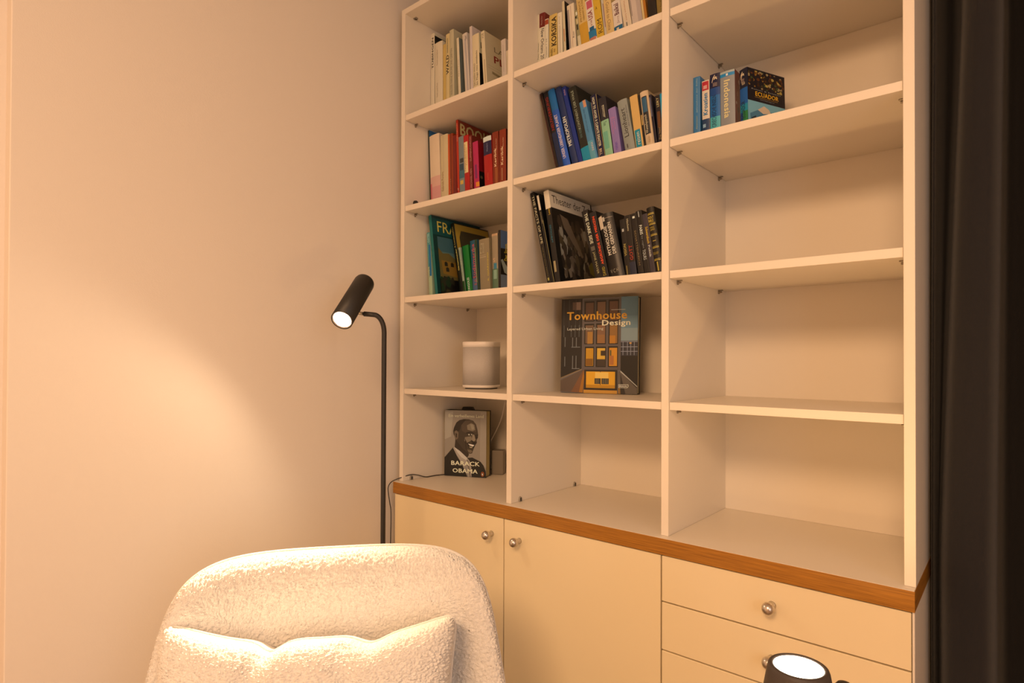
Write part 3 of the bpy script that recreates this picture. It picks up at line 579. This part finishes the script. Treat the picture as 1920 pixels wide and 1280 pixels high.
def ecu(b):
    b.R('0a0c20',.62,1).R('0c4c84',.3,.62).R('0c7484',.15,.3).R('1c6a34',.0,.16,.4,1).Tx('ECUADOR','0d1420',-.0+.02,.36,.45,.5,'up',False)
    b.Tx('Reise','e0b890',.68,.75,.55,.4,'h').R('e0b088',.78,.93,.3,.36)
    b.CR('0b0a16',0,1,.36,1).CR('7aa0a4',0,1,0,.40).CP('0b0a16',[(0,.42),(1,.42),(1,.36),(0,.36)])
    b.dots(['5a2c10','8c5c1c','2c1c10','b08c40','3c4420','1c1410','9c7c50','401c0c'],.02,.98,.62,.97,110,11,.05,1.1)
    b.CT('ECUADOR','e09c1c',.20,.82,.47,.56,True).CR('d09030',.18,.80,.445,.45).CT('Reisen & Erleben','9c8c7c',.10,.88,.585,.61).CT('Galápagos','9c8c7c',.32,.70,.40,.425)
    b.CP('4a7080',[(.05,.10),(.3,.22),(.7,.20),(.9,.02),(.1,0)]).CP('d8b08c',[(.25,.20),(.42,.30),(.55,.25),(.65,.12),(.5,.16),(.4,.14)]).CP('1c2c34',[(.08,.02),(.2,.08),(.3,.0)])
def pal(b,x,z):      # publisher's emblem: a slanting stroke beside a small splayed flower, lines of type below
    b.SP('e0b890',[(x,z-.02),(x+.05,z-.02),(x+.16,z+.05),(x+.34,z+.11),(x+.30,z+.118),(x+.10,z+.065)])
    c=(x+.38,z+.045)
    for k in range(5):
        q=R(-20+k*55); d=(math.cos(q)*.20,math.sin(q)*.045); n_=(-math.sin(q)*.05,math.cos(q)*.012)
        b.SP('e0b890',[c,(c[0]+d[0]*.6+n_[0],c[1]+d[1]*.6+n_[1]),(c[0]+d[0],c[1]+d[1]),(c[0]+d[0]*.6-n_[0],c[1]+d[1]*.6-n_[1])])
    for k in range(3): b.R('b89078',z-.045-.025*k,z-.036-.025*k,x+.12,x+.55)
shelf_row('D3',{
 'h1':('3a6c8c',.15,'sky blue paperback, leftmost of the travel guides on the right shelf',lambda b:b.Tx('Jahrzehnte der Stille','a8a890',.35,.97,.55,.22,'up').Tx('Abenteuer','b09c60',.05,.3,.5,.2,'up')),
 'kro':('dcb898',.12,'white guide reading Kroatien with a red emblem block',lambda b:b.R('b8202c',.80,.98,.03,.93).R('d89080',.83,.90,.2,.7).R('1c3450',.0,.22).R('90a0a8',.05,.12,.1,.5).Tx('Kroatien','1c6c8c',.30,.74,.48,.6,'up',True)),
 'insel':('0e5a8c',.12,'blue-green guide reading GRIECHISCHE INSELN with a navy head',lambda b:(b.R('0a0f30',.74,1).R('0c3c70',.6,.74).R('4a9c98',.0,.2).Tx('GRIECHISCHE INSELN','0c1c30',-.0+.01,.60,.4,.42,'up'),pal(b,.2,.86))),
 'indo':('8c8078',.12,'thick grey guide with large Indonesia lettering and a blue band',lambda b:b.R('1c78a0',.90,.96).R('a8a090',.96,1).Tx('Indonesia','e0bc7c',.12,.83,.48,.42,'down',True).R('e0d0b8',.91,.95,.42,.56).CR('6e2420',0,1,0,1).dots(['a8846c','3c1c18','8c4c3c'],.05,.95,.05,.9,20,2,.07)),
 'ecu':('0c3c70',.128,'guide turned to show its ECUADOR cover with a crowd above a snowy volcano',lambda b:(ecu(b),pal(b,.2,.82)),{'rz':-24}),
})
# ---------------------------------------------------------------- face-out books
def face_out(P,al,W,H,t,lean,label,col,fn,**o):
    b=Book(label,t,H,W,rgb(col),**o); fn(b); al_=R(al)
    return b.put(P[0]-t*math.sin(al_),P[1]+t*math.cos(al_),P[2],lean,al-90)
def townhouse(b):
    X=lambda p:(p-165)/730; Y=lambda q:(1065-q)/955
    def r(c,x0,y0,x1,y1): b.CR(c,X(x0),X(x1),Y(y1),Y(y0))
    def p(c,*pts): b.CP(c,[(X(x),Y(y)) for x,y in pts])
    b.R('2a2422',0,1).Tx('Townhouse Design','c08030',.3,.9,.5,.4,'down')
    r('6a5c56',165,110,895,1065)
    p('1c1815',(165,110),(372,110),(372,825),(165,925))
    for x in (186,240,305,345): r('3a332e',x,120,x+5,400)
    r('7a5a48',275,145,355,225); r('50382c',275,145,312,225)
    for x,y0,y1 in ((200,500,600),(275,505,600),(312,505,600),(200,700,800),(278,690,820),(312,690,820)): r('6a625a',x,y0,x+8,y1)
    for x in (262,300,340,190): r('5a544c',x,380,x+5,500)
    r('7c746c',268,600,355,606); r('7c746c',275,818,352,824)
    p('5a4436',(165,940),(380,832),(400,832),(400,1065),(165,1055)); p('8a6a44',(165,915),(372,822),(372,830),(165,925))
    p('76482c',(270,1058),(385,840),(398,840),(380,1060)); p('a0601c',(350,1060),(392,840),(400,900),(385,1062))
    r('5c4c44',372,115,740,830); r('453a34',385,125,722,345); 
    # window grid
    G=[(397,145,485,345),(510,140,598,345),(625,138,715,345),(397,372,485,572),(510,370,598,572),(628,372,712,572),(405,603,487,798),(512,603,600,800),(626,600,712,798)]
    C1=['5a3c2c','6c4a34','5c3c2c','6a4a34','7c5236','8a5a28','d08c1c','d29a34','c87e20']
    for g,c in zip(G,C1):
        r('1a1512',g[0]-3,g[1]-3,g[2]+3,g[3]+3); r(c,g[0]+8,g[1]+12,g[2]-4,g[3]-6)
    r('a06a2c',425,450,475,570); r('b06c1c',636,490,690,568); r('8c5a30',520,480,590,565)
    r('7c4a10',410,720,480,790)
    for x in range(412,480,12): r('8c5c14',x,620,x+3,790)
    r('3a2818',555,640,598,690); r('3c2c20',520,725,596,795); r('5a4c28',640,635,655,690); r('a8602c',640,690,676,780)
    r('2a2018',400,830,712,1030); r('dc941e',418,848,692,1012); r('2a2018',552,848,558,1012)
    r('e8b050',505,855,630,915); r('3c3428',500,915,552,972); r('3c3428',566,915,634,972); r('b87818',418,980,692,1012)
    for x in (515,530,580,600,617): r('8a7048',x,920,x+4,968)
    r('c08030',395,1032,712,1065)
    # right side: sky, far buildings, dark water
    r('5c7078',742,110,895,300); r('647880',742,300,895,420); r('7c8484',742,420,895,545)
    r('2c2a30',742,545,895,690)
    for y in (550,600,645): r('8a8488',742,y,895,y+6)
    for x in (760,800,830,862): r('8a8488',x,550,x+5,685)
    r('c08840',820,560,840,575)
    r('14120f',742,690,895,1000); p('5c4c40',(742,845),(895,1010),(895,1065),(720,1065),(722,845)); p('b0a090',(742,835),(895,985),(895,995),(742,850))
    p('2c2420',(742,860),(790,1065),(742,1065)); p('8a5c24',(722,1000),(740,1000),(745,1065),(720,1065))
    b.CT('Townhouse','d8922c',X(222),X(797),Y(328),Y(245),True); b.CT('Design','ddc4a0',X(565),X(828),Y(408),Y(335),True)
    b.CT('Layered Urban Living','cdb89c',X(228),X(578),Y(440),Y(406)); r('c8b49a',650,234,780,238)
    for c,o in (('d8c4a8',0),('5a4c44',4)): p(c,(726+o,970+o),(815-o,970+o),(818-o,990),(805-o,1005-o),(726+o,1005-o))
    b.CT('BRAUN','e0ccb0',X(734),X(802),Y(996),Y(981),True)
face_out((.565,.166,ZO+LV[0]),13,.240,.286,.026,2.0,'large Townhouse Design book standing face-out in the middle column','1a1614',townhouse,hard=True)
def portrait(b):
    X=lambda p:(p-110)/670; Y=lambda q:(1150-q)/1055
    def p(c,*pts): b.CP(c,[(X(x),Y(y)) for x,y in pts])
    b.R('8a7462',0,1)
    b.CR('8e7865',0,1,0,1).CP('a08a76',[(0,.55),(0,.98),(.2,.98),(.16,.6)]).CP('988270',[(.85,.2),(1,.15),(1,.98),(.86,.98)])
    # jacket and shirt
    p('17120f',(110,860),(160,800),(250,690),(330,720),(480,850),(560,840),(690,900),(740,960),(775,1050),(780,1150),(110,1150))
    p('a08876',(248,700),(285,672),(360,740),(470,840),(520,900),(545,1000),(550,1150),(485,1150),(400,960),(310,820))
    p('c0a894',(270,690),(300,680),(400,780),(478,850),(470,890),(390,850),(320,770)); p('6c5a4c',(470,870),(500,900),(540,1150),(520,1150),(480,960))
    p('8a7666',(430,1000),(470,960),(500,1140),(485,1150))
    # neck and head
    p('2a1e16',(285,560),(275,690),(360,745),(480,850),(505,800),(500,760),(420,640))
    p('3a2b20',(262,490),(255,400),(290,310),(345,255),(420,232),(500,232),(570,255),(615,310),(640,400),(650,470),(648,520),(625,560),(632,600),(600,650),(570,730),(555,775),(520,783),(480,765),(400,700),(320,600),(290,570))
    p('1f1610',(255,480),(248,430),(262,370),(300,290),(350,250),(420,232),(470,232),(430,262),(380,330),(350,420),(330,430),(300,420),(275,430),(262,500))
    p('4a382a',(380,330),(440,262),(530,245),(590,280),(615,340),(620,430),(560,432),(500,430),(440,450),(390,420))
    p('7a6550',(470,330),(540,290),(590,320),(600,400),(560,420),(480,400)); p('8f7a62',(520,310),(570,310),(590,380),(550,400))
    p('6a5340',(268,440),(300,415),(335,450),(330,540),(300,570),(275,520)); p('2a1e16',(285,460),(312,470),(312,540),(290,520))
    p('8a725a',(560,470),(590,480),(610,560),(580,590),(550,560)); p('7c6650',(440,520),(540,500),(560,560),(470,610),(430,580))
    p('14100c',(460,448),(540,430),(585,452),(580,462),(540,446),(465,462)); p('14100c',(600,478),(650,470),(648,488),(604,494))
    p('d0bca0',(490,470),(545,465),(555,480),(500,487)); p('14100c',(512,464),(540,463),(538,484),(516,484)); p('14100c',(608,500),(640,495),(635,530),(612,540))
    p('14100c',(530,560),(600,590),(628,600),(600,640),(560,615)); p('2a1c14',(440,540),(452,700),(470,740),(462,640),(470,600))
    p('1a120e',(470,612),(560,625),(610,625),(590,680),(540,705),(500,680)); p('e6d4b4',(490,622),(560,634),(592,640),(570,665),(520,650)); p('a08868',(505,665),(565,672),(555,690),(525,690))
    p('6c5640',(480,715),(540,720),(560,740),(540,770),(500,760))
    b.CT('Ein verheißenes Land','e0c8a0',X(175),X(735),Y(205),Y(155))
    b.CT('BARACK','e2caa2',X(222),X(680),Y(975),Y(905),True); b.CT('OBAMA','e2caa2',X(245),X(648),Y(1093),Y(1025),True)
    # small oval penguin emblem of the publisher
    b.CP('b8561c',[(X(725)+.036*math.cos(q),Y(1095)+.036*math.sin(q)) for q in [i*.5236 for i in range(12)]])
    p('1a1410',(712,1075),(724,1064),(735,1075),(742,1100),(733,1122),(716,1122),(708,1100)); p('e6d4b4',(718,1082),(730,1082),(734,1105),(726,1118),(716,1105))
face_out((.050,.166,ZO),23.5,.160,.236,.048,.8,'thick hardcover showing a smiling man in a dark jacket, face-out on the worktop','17110d',portrait,hard=True,pages='c09c60')
# ---------------------------------------------------------------- things in the left column
spw=mat('speaker_white',(.84,.80,.75),.4,var=.01); spg=mat('speaker_grille',(.56,.54,.52),.55,bump=.9,bscale=700,kind='voronoi',var=.1,vscale=600)
def rsq(h,r,z,n=8):
    P=[]
    for cx,cy,a0 in ((h-r,h-r,0),(-h+r,h-r,90),(-h+r,-h+r,180),(h-r,-h+r,270)):
        for k in range(n+1):
            a=R(a0+90*k/n); P.append((cx+r*math.cos(a),cy+r*math.sin(a),z))
    return P
def loft(name,secs,m,par):
    n=len(secs[0]); vs=[p for s in secs for p in s]; fs=[]
    for j in range(len(secs)-1):
        for i in range(n): fs.append((j*n+i,j*n+(i+1)%n,(j+1)*n+(i+1)%n,(j+1)*n+i))
    fs.append(tuple(range(n-1,-1,-1))); fs.append(tuple((len(secs)-1)*n+i for i in range(n)))
    o=obj(name,vs,fs,m,par,smooth=True)
    for p in o.data.polygons:
        if len(p.vertices)>4: p.use_smooth=False
    return o
sp=empty('speaker',(.217,.182,ZO+LV[0]+.0004),(0,0,R(18))); tag(sp,'white rounded smart speaker with a pale grey grille on the fourth left shelf','speaker')
loft('foot',[rsq(.050,.035,0),rsq(.052,.037,.004)],mat('rubber_grey',(.12,.11,.1),.8),sp)
loft('base',[rsq(.056,.038,.004),rsq(.0585,.040,.006),rsq(.059,.040,.0135)],spw,sp)
loft('grille',[rsq(.0585,.040,.0135),rsq(.0585,.040,.1425)],spg,sp)
loft('top_cap',[rsq(.059,.040,.1425),rsq(.059,.040,.159),rsq(.0575,.039,.1612),rsq(.052,.036,.1604)],spw,sp)
# white lead from the speaker down behind the shelf to the adapter box
blk=mat('black_plastic',(.012,.011,.010),.35)
o=tube('thin_cable',spline([(.197,.357,ZO+LV[0]-.0187),(.192,.350,ZO+.285),(.186,.340,ZO+.255),(.174,.335,ZO+.20),(.150,.330,ZO+.15),(.125,.320,ZO+.10),(.118,.318,ZO+.055)],8),.0022,mat('cord_white',(.78,.74,.68),.5)); tag(o,'thin white cord curving down behind the man-portrait hardcover in the left column','cord')
ab=empty('adapter_box',(.1745,.322,ZO),(0,0,R(30))); tag(ab,'small grey-brown adapter box on the worktop right behind the face-out hardcover','box')
box('housing',-.022,.022,-.022,.022,.0003,.088,mat('adapter_grey',(.22,.19,.15),.5,bump=.1,bscale=500),ab,.003,2)
lathe('dial',[(.013,0),(.0135,.002),(.012,.0035),(.006,.004)],mat('dial_pale',(.45,.45,.36),.4),ab,axm((-.0222,-.004,.028),(-1,0,0)),n=24)
bd=empty('black_clock',(.075,.262,ZO),(0,0,R(20))); tag(bd,'black rounded clock, only its top showing above the face-out hardcover','clock')
loft('housing',[[(x*.024,y*.018,z) for x,y,z in rsq(1,.5,0)],[(x*.024,y*.018,.232) for x,y,z in rsq(1,.5,0)],[(x*.018,y*.014,.2445) for x,y,z in rsq(1,.5,0)]],blk,bd)
o=tube('cable',spline([(.085,.20,ZO+.003),(.055,.185,ZO+.003),(.036,.135,ZO+.0028),(.031,.095,ZO+.003),(.027,.06,ZO+.014),(.0235,.03,ZO+.019),(.008,-.008,ZO+.010),(-.004,-.0265,ZO+.0015),(-.010,-.034,ZO-.008),(-.014,-.037,ZO-.022),(-.015,-.034,ZO-.045),(-.013,-.030,ZO-.075),(-.010,-.027,ZO-.118),(-.014,-.026,ZO-.30),(-.014,-.026,ZO-.793)],8),.0016,blk); tag(o,'thin black cord running over the left end of the worktop and down the wall','cord')
cp_=loft('cap',[rsq(.008,.003,0),rsq(.008,.003,.013),rsq(.005,.002,.0185)],blk,None); cp_.location=(.044,.030,ZO+LV[2]+.0003); cp_.rotation_euler=(0,0,.5); tag(cp_,'tiny black plastic cap standing at the left front of the red books shelf','cap')
# ---------------------------------------------------------------- floor lamp
lampm=mat('lamp_black',(.018,.016,.014),.45,bump=.15,bscale=900)
chrome=mat('joint_chrome',(.7,.68,.64),.25,metal=1)
LP=Vector((.2505,-.2615,0)); fl=empty('floor_lamp',LP); tag(fl,'slim black reading lamp with a cylindrical spotlight head between armchair and bookcase','floor lamp')
lathe('base',[(.12,0),(.122,.004),(.12,.012),(.03,.016),(.012,.03)],lampm,fl,n=64)
J=Vector((.2164,-.3128,ZO+.5491))-LP
mid=(HF+HR)/2
zt_=J.z-.002
arm_dir=(Vector((J.x,J.y,0))).normalized()
pts=[(0,0,.02),(0,0,.4),(0,0,.9),(0,0,zt_-.052)]
for i in range(1,10):
    q=R(90*i/9); c=Vector((0,0,zt_-.05))+arm_dir*.03
    pts.append(c-arm_dir*.03*math.cos(q)+Vector((0,0,.05*math.sin(q))))
pts.append(J*0+Vector((J.x,J.y,zt_+.002))*.93+Vector((0,0,zt_*.07)))
tube('pole',pts,.0071,lampm,fl,n=20)
hd=empty('x'); bpy.data.objects.remove(hd)
L_=(HF-HR).length; A=axm(HR-LP,HD)
# joint: short chrome pin from the arm end into the side of the head
q=HF-HD*.045-LP
tube('joint',[pts[-1],pts[-1]+(q-pts[-1])*.5],.0052,chrome,fl,n=16)
r_=.0300
head=lathe('lamp_head',[(r_*.55,0),(r_*.80,.0022),(r_*.95,.007),(r_,.014),(r_,L_),(r_-.002,L_),(r_-.0025,L_-.007)],lampm,fl,A,n=56)
head2=lathe('trim_ring',[(r_-.0021,L_-.006),(r_-.0021,L_-.0005),(r_-.0045,L_-.0005),(r_-.006,L_-.006)],chrome,head,A,n=48)
lens=lathe('lens',[(.0001,L_-.0045),(r_-.0052,L_-.0045),(r_-.0056,L_-.003),(.0001,L_-.0022)],mat('lamp_glow',(1,.95,.85),.5,emit=(1,.84,.60),estr=30),head,A,n=40,closed=False)
# ---------------------------------------------------------------- small uplight in front of the drawers
ul=empty('uplight_lamp',(UP.x,UP.y,0)); tag(ul,'small dark uplight with a glowing conical shade in front of the drawers','lamp')
h=UP.z
sh=lathe('lamp_shade',[(.0345,h-.006),(.0352,h-.0012),(.0385,h),(.0415,h-.0015),(.0432,h-.006),(.0500,h-.045),(.0560,h-.088),(.0545,h-.094),(.030,h-.099)],mat('shade_dark',(.055,.042,.036),.55,bump=.4,bscale=500),ul,n=64)
lathe('diffuser',[(.0002,h-.0005),(.030,h-.0008),(.0349,h-.0022),(.0349,h-.005)],mat('uplight_glow',(1,.95,.85),.5,emit=(1,.85,.62),estr=14),sh,n=48,closed=False)
K=Vector((1.4375,-.318,ZO-.0655))-Vector((UP.x,UP.y,0))
lathe('base',[(.085,0),(.087,.004),(.085,.012),(.012,.018)],lampm,ul,axm((K.x,K.y,0),(0,0,1)),n=48)
tube('stem',[(K.x,K.y,.016),(K.x,K.y,K.z-.012)],.006,lampm,ul)
lathe('knob',[(.006,-.03),(.0125,-.024),(.0135,-.012),(.0125,-.004),(.009,.0005),(.003,.0022)],lampm,ul,axm(K,(0,0,1)),n=32)
tube('bracket',[(K.x,K.y,K.z-.018),Vector((0,0,h-.060))+Vector((K.x,K.y,0)).normalized()*.050],.0045,lampm,ul)
# ---------------------------------------------------------------- curtain
cm=mat('curtain_velvet',(.0105,.0100,.0118),.95,bump=.5,bscale=1100,var=.25,vscale=500,sheen=.14)
Cx,Cy=1.64018,-1.33296
def ray_x(px,Y):      # X of the sight line px at depth Y (used once to lay out the folds)
    a=math.atan((px-960)/1121.6)-.7032
    return Cx+math.tan(a)*(Y-Cy)
prof_t=[(1752,.345),(1749,.30),(1750,.255),(1755,.235),(1758,.26),(1764,.33),(1785,.37),(1803,.33),(1806,.24),(1812,.175),(1830,.150),(1850,.145),(1870,.155),(1883,.19),(1887,.27),(1895,.34),(1925,.345),(1945,.30),(1955,.2),(1965,.15),(1975,.17),(1985,.3),(2005,.32),(2025,.2),(2050,.14),(2080,.2),(2110,.3),(2140,.2),(2180,.15),(2220,.25)]
prof_b=[(1745,.345),(1741,.28),(1742,.225),(1747,.205),(1751,.225),(1755,.30),(1758,.33),(1761,.30),(1763,.22),(1770,.155),(1795,.130),(1830,.125),(1852,.140),(1864,.18),(1869,.26),(1880,.33),(1905,.345),(1935,.31),(1948,.19),(1960,.14),(1972,.16),(1985,.29),(2005,.31),(2025,.19),(2050,.13),(2080,.19),(2110,.29),(2140,.19),(2180,.14),(2220,.24)]
zb_,zt2=.015,2.50; nz=60
def crv(P): return spline([(a,b*100,0) for a,b in P],6)
ct,cb=crv(prof_t),crv(prof_b); n=len(ct); vs=[];fs=[]
for side in (0,1):
    for j in range(nz+1):
        z=zb_+(zt2-zb_)*j/nz
        f=min(1,max(0,(z-.78)/(1.95-.78))); f=f**1.15
        row=[]
        for a,b in zip(ct,cb):
            px=b[0]+(a[0]-b[0])*f; Y=(b[1]+(a[1]-b[1])*f)/100
            X=max(1.4962,ray_x(px,Y)); row.append(Vector((X,Y,z)))
        if side:
            nr=[]
            for i,p in enumerate(row):
                t=(row[min(i+1,n-1)]-row[max(i-1,0)]).normalized(); nr.append(p+Vector((-t.y,t.x,0))*.0018)
            row=nr
        vs+=row
k=(nz+1)*n
for j in range(nz):
    for i in range(n-1):
        q=(j*n+i,j*n+i+1,(j+1)*n+i+1,(j+1)*n+i); fs.append(q); fs.append(tuple(x+k for x in q[::-1]))
for j in range(nz):
    for i in (0,n-1):
        fs.append((j*n+i,(j+1)*n+i,k+(j+1)*n+i,k+j*n+i) if i==0 else (j*n+i,k+j*n+i,k+(j+1)*n+i,(j+1)*n+i))
for i in range(n-1):
    fs.append((i,k+i,k+i+1,i+1)); fs.append((nz*n+i,nz*n+i+1,k+nz*n+i+1,k+nz*n+i))
o=obj('curtain',vs,fs,cm,smooth=True); tag(o,'dark charcoal floor-length curtain hanging in folds right of the bookcase','curtain')
o=tube('curtain_rail',[(1.50,.23,2.52),(2.9,.23,2.52)],.012,lampm); tag(o,'dark rail carrying the charcoal curtain, above the frame','curtain rail')
# ---------------------------------------------------------------- armchair
boucle=mat('boucle_cream',(.80,.78,.74),.95,bump=.9,bscale=520,var=.05,vscale=150,sheen=.3,kind='voronoi')
def fuzz(p,amp,sc):
    q=Vector(p)*sc
    d=noise.voronoi(q,distance_metric='DISTANCE')[0]
    return amp*(min(1,(d[1]-d[0])*2.4)-.5)
CO=Vector((.510,-.580,0)); CE=Vector((.63,.776,0)).normalized(); CN=Vector((CE.y,-CE.x,0))
chair=empty('armchair',CO,(0,0,math.atan2(CE.y,CE.x))); tag(chair,'cream bouclé armchair with a rounded back in front of the left wall','armchair')
# local frame: x along CE (to the viewer's right), -y towards the viewer, z up
def fuzzed(P,nu,nv,amp,sc,flip):      # push a fine grid in and out along its normals: the curls of the bouclé
    out=[None]*len(P)
    for j in range(nv+1):
        for i in range(nu+1):
            a=P[j*(nu+1)+min(i+1,nu)]-P[j*(nu+1)+max(i-1,0)]; b=P[min(j+1,nv)*(nu+1)+i]-P[max(j-1,0)*(nu+1)+i]
            n_=a.cross(b); L=n_.length; p=P[j*(nu+1)+i]
            out[j*(nu+1)+i]=p+n_*((flip*fuzz(p,amp,sc))/L) if L>1e-10 and 0<i<nu and 0<j<nv else p
    return out
def back_pt(a,b,sd):
    k=max(abs(a),abs(b)); 
    if k<1e-6: px=pz=0
    else:
        q=(abs(a/k)**7.2+abs(b/k)**7.2)**(-1/7.2); px,pz=a/k*q,b/k*q
    r=.046; k0=.80
    if k<k0: rad=k/k0*(1-.16); th=1.0; ph=0
    else: ph=(k-k0)/(1-k0)*math.pi/2; rad=(1-.16)+.16*math.sin(ph); th=math.cos(ph)
    x=px*rad; zz=pz*rad
    z=.49+zz*.315
    Wz=.306+max(0,.80-z)*.15
    X=x*Wz
    y=.012-.085*abs(X/.3)**3
    if sd>0: y-=r*th+.014*(1-min(1,k)**2)
    else: y+=r*th
    y+=-(.8-z)*.10            # the back reclines a little
    return Vector((X,y,z))
def shell():
    N=330; 
    for nm,sd in (('backrest',1),('back_cover',-1)):
        n=N if sd>0 else 120
        P=[back_pt(-1+2*i/n,-1+2*j/n,sd) for j in range(n+1) for i in range(n+1)]
        if sd>0: P=fuzzed(P,n,n,.0040,190,1)
        fs=[]
        for j in range(n):
            for i in range(n):
                q=(j*(n+1)+i,j*(n+1)+i+1,(j+1)*(n+1)+i+1,(j+1)*(n+1)+i); fs.append(q if sd>0 else q[::-1])
        obj(nm,P,fs,boucle,chair,smooth=True)
    # welt running along the rear of the rim
    pp=[]
    for u,v in [(-1,-.9+.02*i) for i in range(95)]+[(-1+.02*i,1) for i in range(100)]+[(1,1-.02*i) for i in range(95)]:
        a=back_pt(u*.985,v*.985,-1); pp.append(a+Vector((0,.001,.0)))
    tube('piping',pp,.0042,boucle,chair,n=8)
shell()
def pad(name,x0,x1,y0,y1,z0,z1,par,m,bev=.04,seg=5):
    bm=boxmesh(x0,x1,y0,y1,z0,z1,bev,seg); return bmobj(name,bm,m,par,smooth=True)
for sx in (-1,1): pad('armrest',sx*.33-.04,sx*.33+.04,-.46,-.04,.20,.445,chair,boucle,.04,6)
pad('seat_base',-.31,.31,-.44,-.02,.20,.34,chair,boucle,.02,3)
pad('seat_cushion',-.30,.30,-.50,-.10,.31,.39,chair,boucle,.05,6)
lw=mat('leg_wood',(.10,.05,.025),.4)
for sx in (-1,1):
    for y in (-.40,-.06): lathe('leg',[(.011,0),(.017,.205)],lw,chair,axm((sx*.25,y,0),(0,0,1)),n=20)
# ---------------------------------------------------------------- cushion
pil=empty('cushion'); tag(pil,'plump cream bouclé cushion with pointed corners leaning in the armchair','cushion')
CB=mat('boucle_cushion',(.84,.82,.78),.95,bump=.9,bscale=520,var=.05,vscale=150,sheen=.3,kind='voronoi')
N=270; S_=.262; vs=[];fs=[]
def cush(u,v,sd):
    # outline: corners pulled out, sides drawn in; upper edge dented in the middle
    x=u*S_*(1-.07*(1-v*v)); y=v*.172*(1-.10*(1-u*u))
    if v>0:
        dent=math.exp(-((u+.27)/.08)**2)*.014+math.exp(-((u-.40)/.11)**2)*.010+.036*(1-abs(u)**2.0)-.010*math.exp(-((u-.06)/.25)**4)
        y-=dent*v**2.2
    cc=1-.075*(abs(u)**10*abs(v)**10); x*=cc*1.075; y*=cc
    e=max(0,(1-u**4)*(1-v**4)); T_=.088*e**.36
    cr=math.exp(-((u+.30+.25*(v-1)*-.4)/.07)**2)*.020*max(0,v)**1.2+math.exp(-((u-.20-.3*(1-v)*.5)/.09)**2)*.016*max(0,v)**1.2
    T_=max(0,T_-(cr if sd>0 else 0)*min(1,e*3))
    return Vector((x,y,sd*T_))
for sd in (1,-1):
    P=[cush(-1+2*i/N,-1+2*j/N,sd) for j in range(N+1) for i in range(N+1)]
    vs+=fuzzed(P,N,N,.0042,190,1) if sd>0 else P
k=(N+1)**2
for j in range(N):
    for i in range(N):
        q=(j*(N+1)+i,j*(N+1)+i+1,(j+1)*(N+1)+i+1,(j+1)*(N+1)+i); fs.append(q); fs.append(tuple(x+k for x in q[::-1]))
o=obj('cushion_body',vs,fs,CB,pil,smooth=True)
seam=[]
for u,v in [(-1+.05*i,-1) for i in range(40)]+[(1,-1+.05*i) for i in range(40)]+[(1-.05*i,1) for i in range(40)]+[(-1,1-.05*i) for i in range(41)]: seam.append(cush(u,v,0))
tube('seam',seam,.0028,CB,pil,n=8)
# lean it back: local z faces the viewer
zc=Vector((.70,-.66,.28)).normalized(); xc=Vector((.628,.776,-.028)); xc=(xc-zc*xc.dot(zc)).normalized(); yc=zc.cross(xc)
Mx=Matrix((xc,yc,zc)).transposed().to_4x4(); Mx.translation=Vector((.636,-.731,.470))+yc*.088+zc*.012
pil.matrix_world=Mx
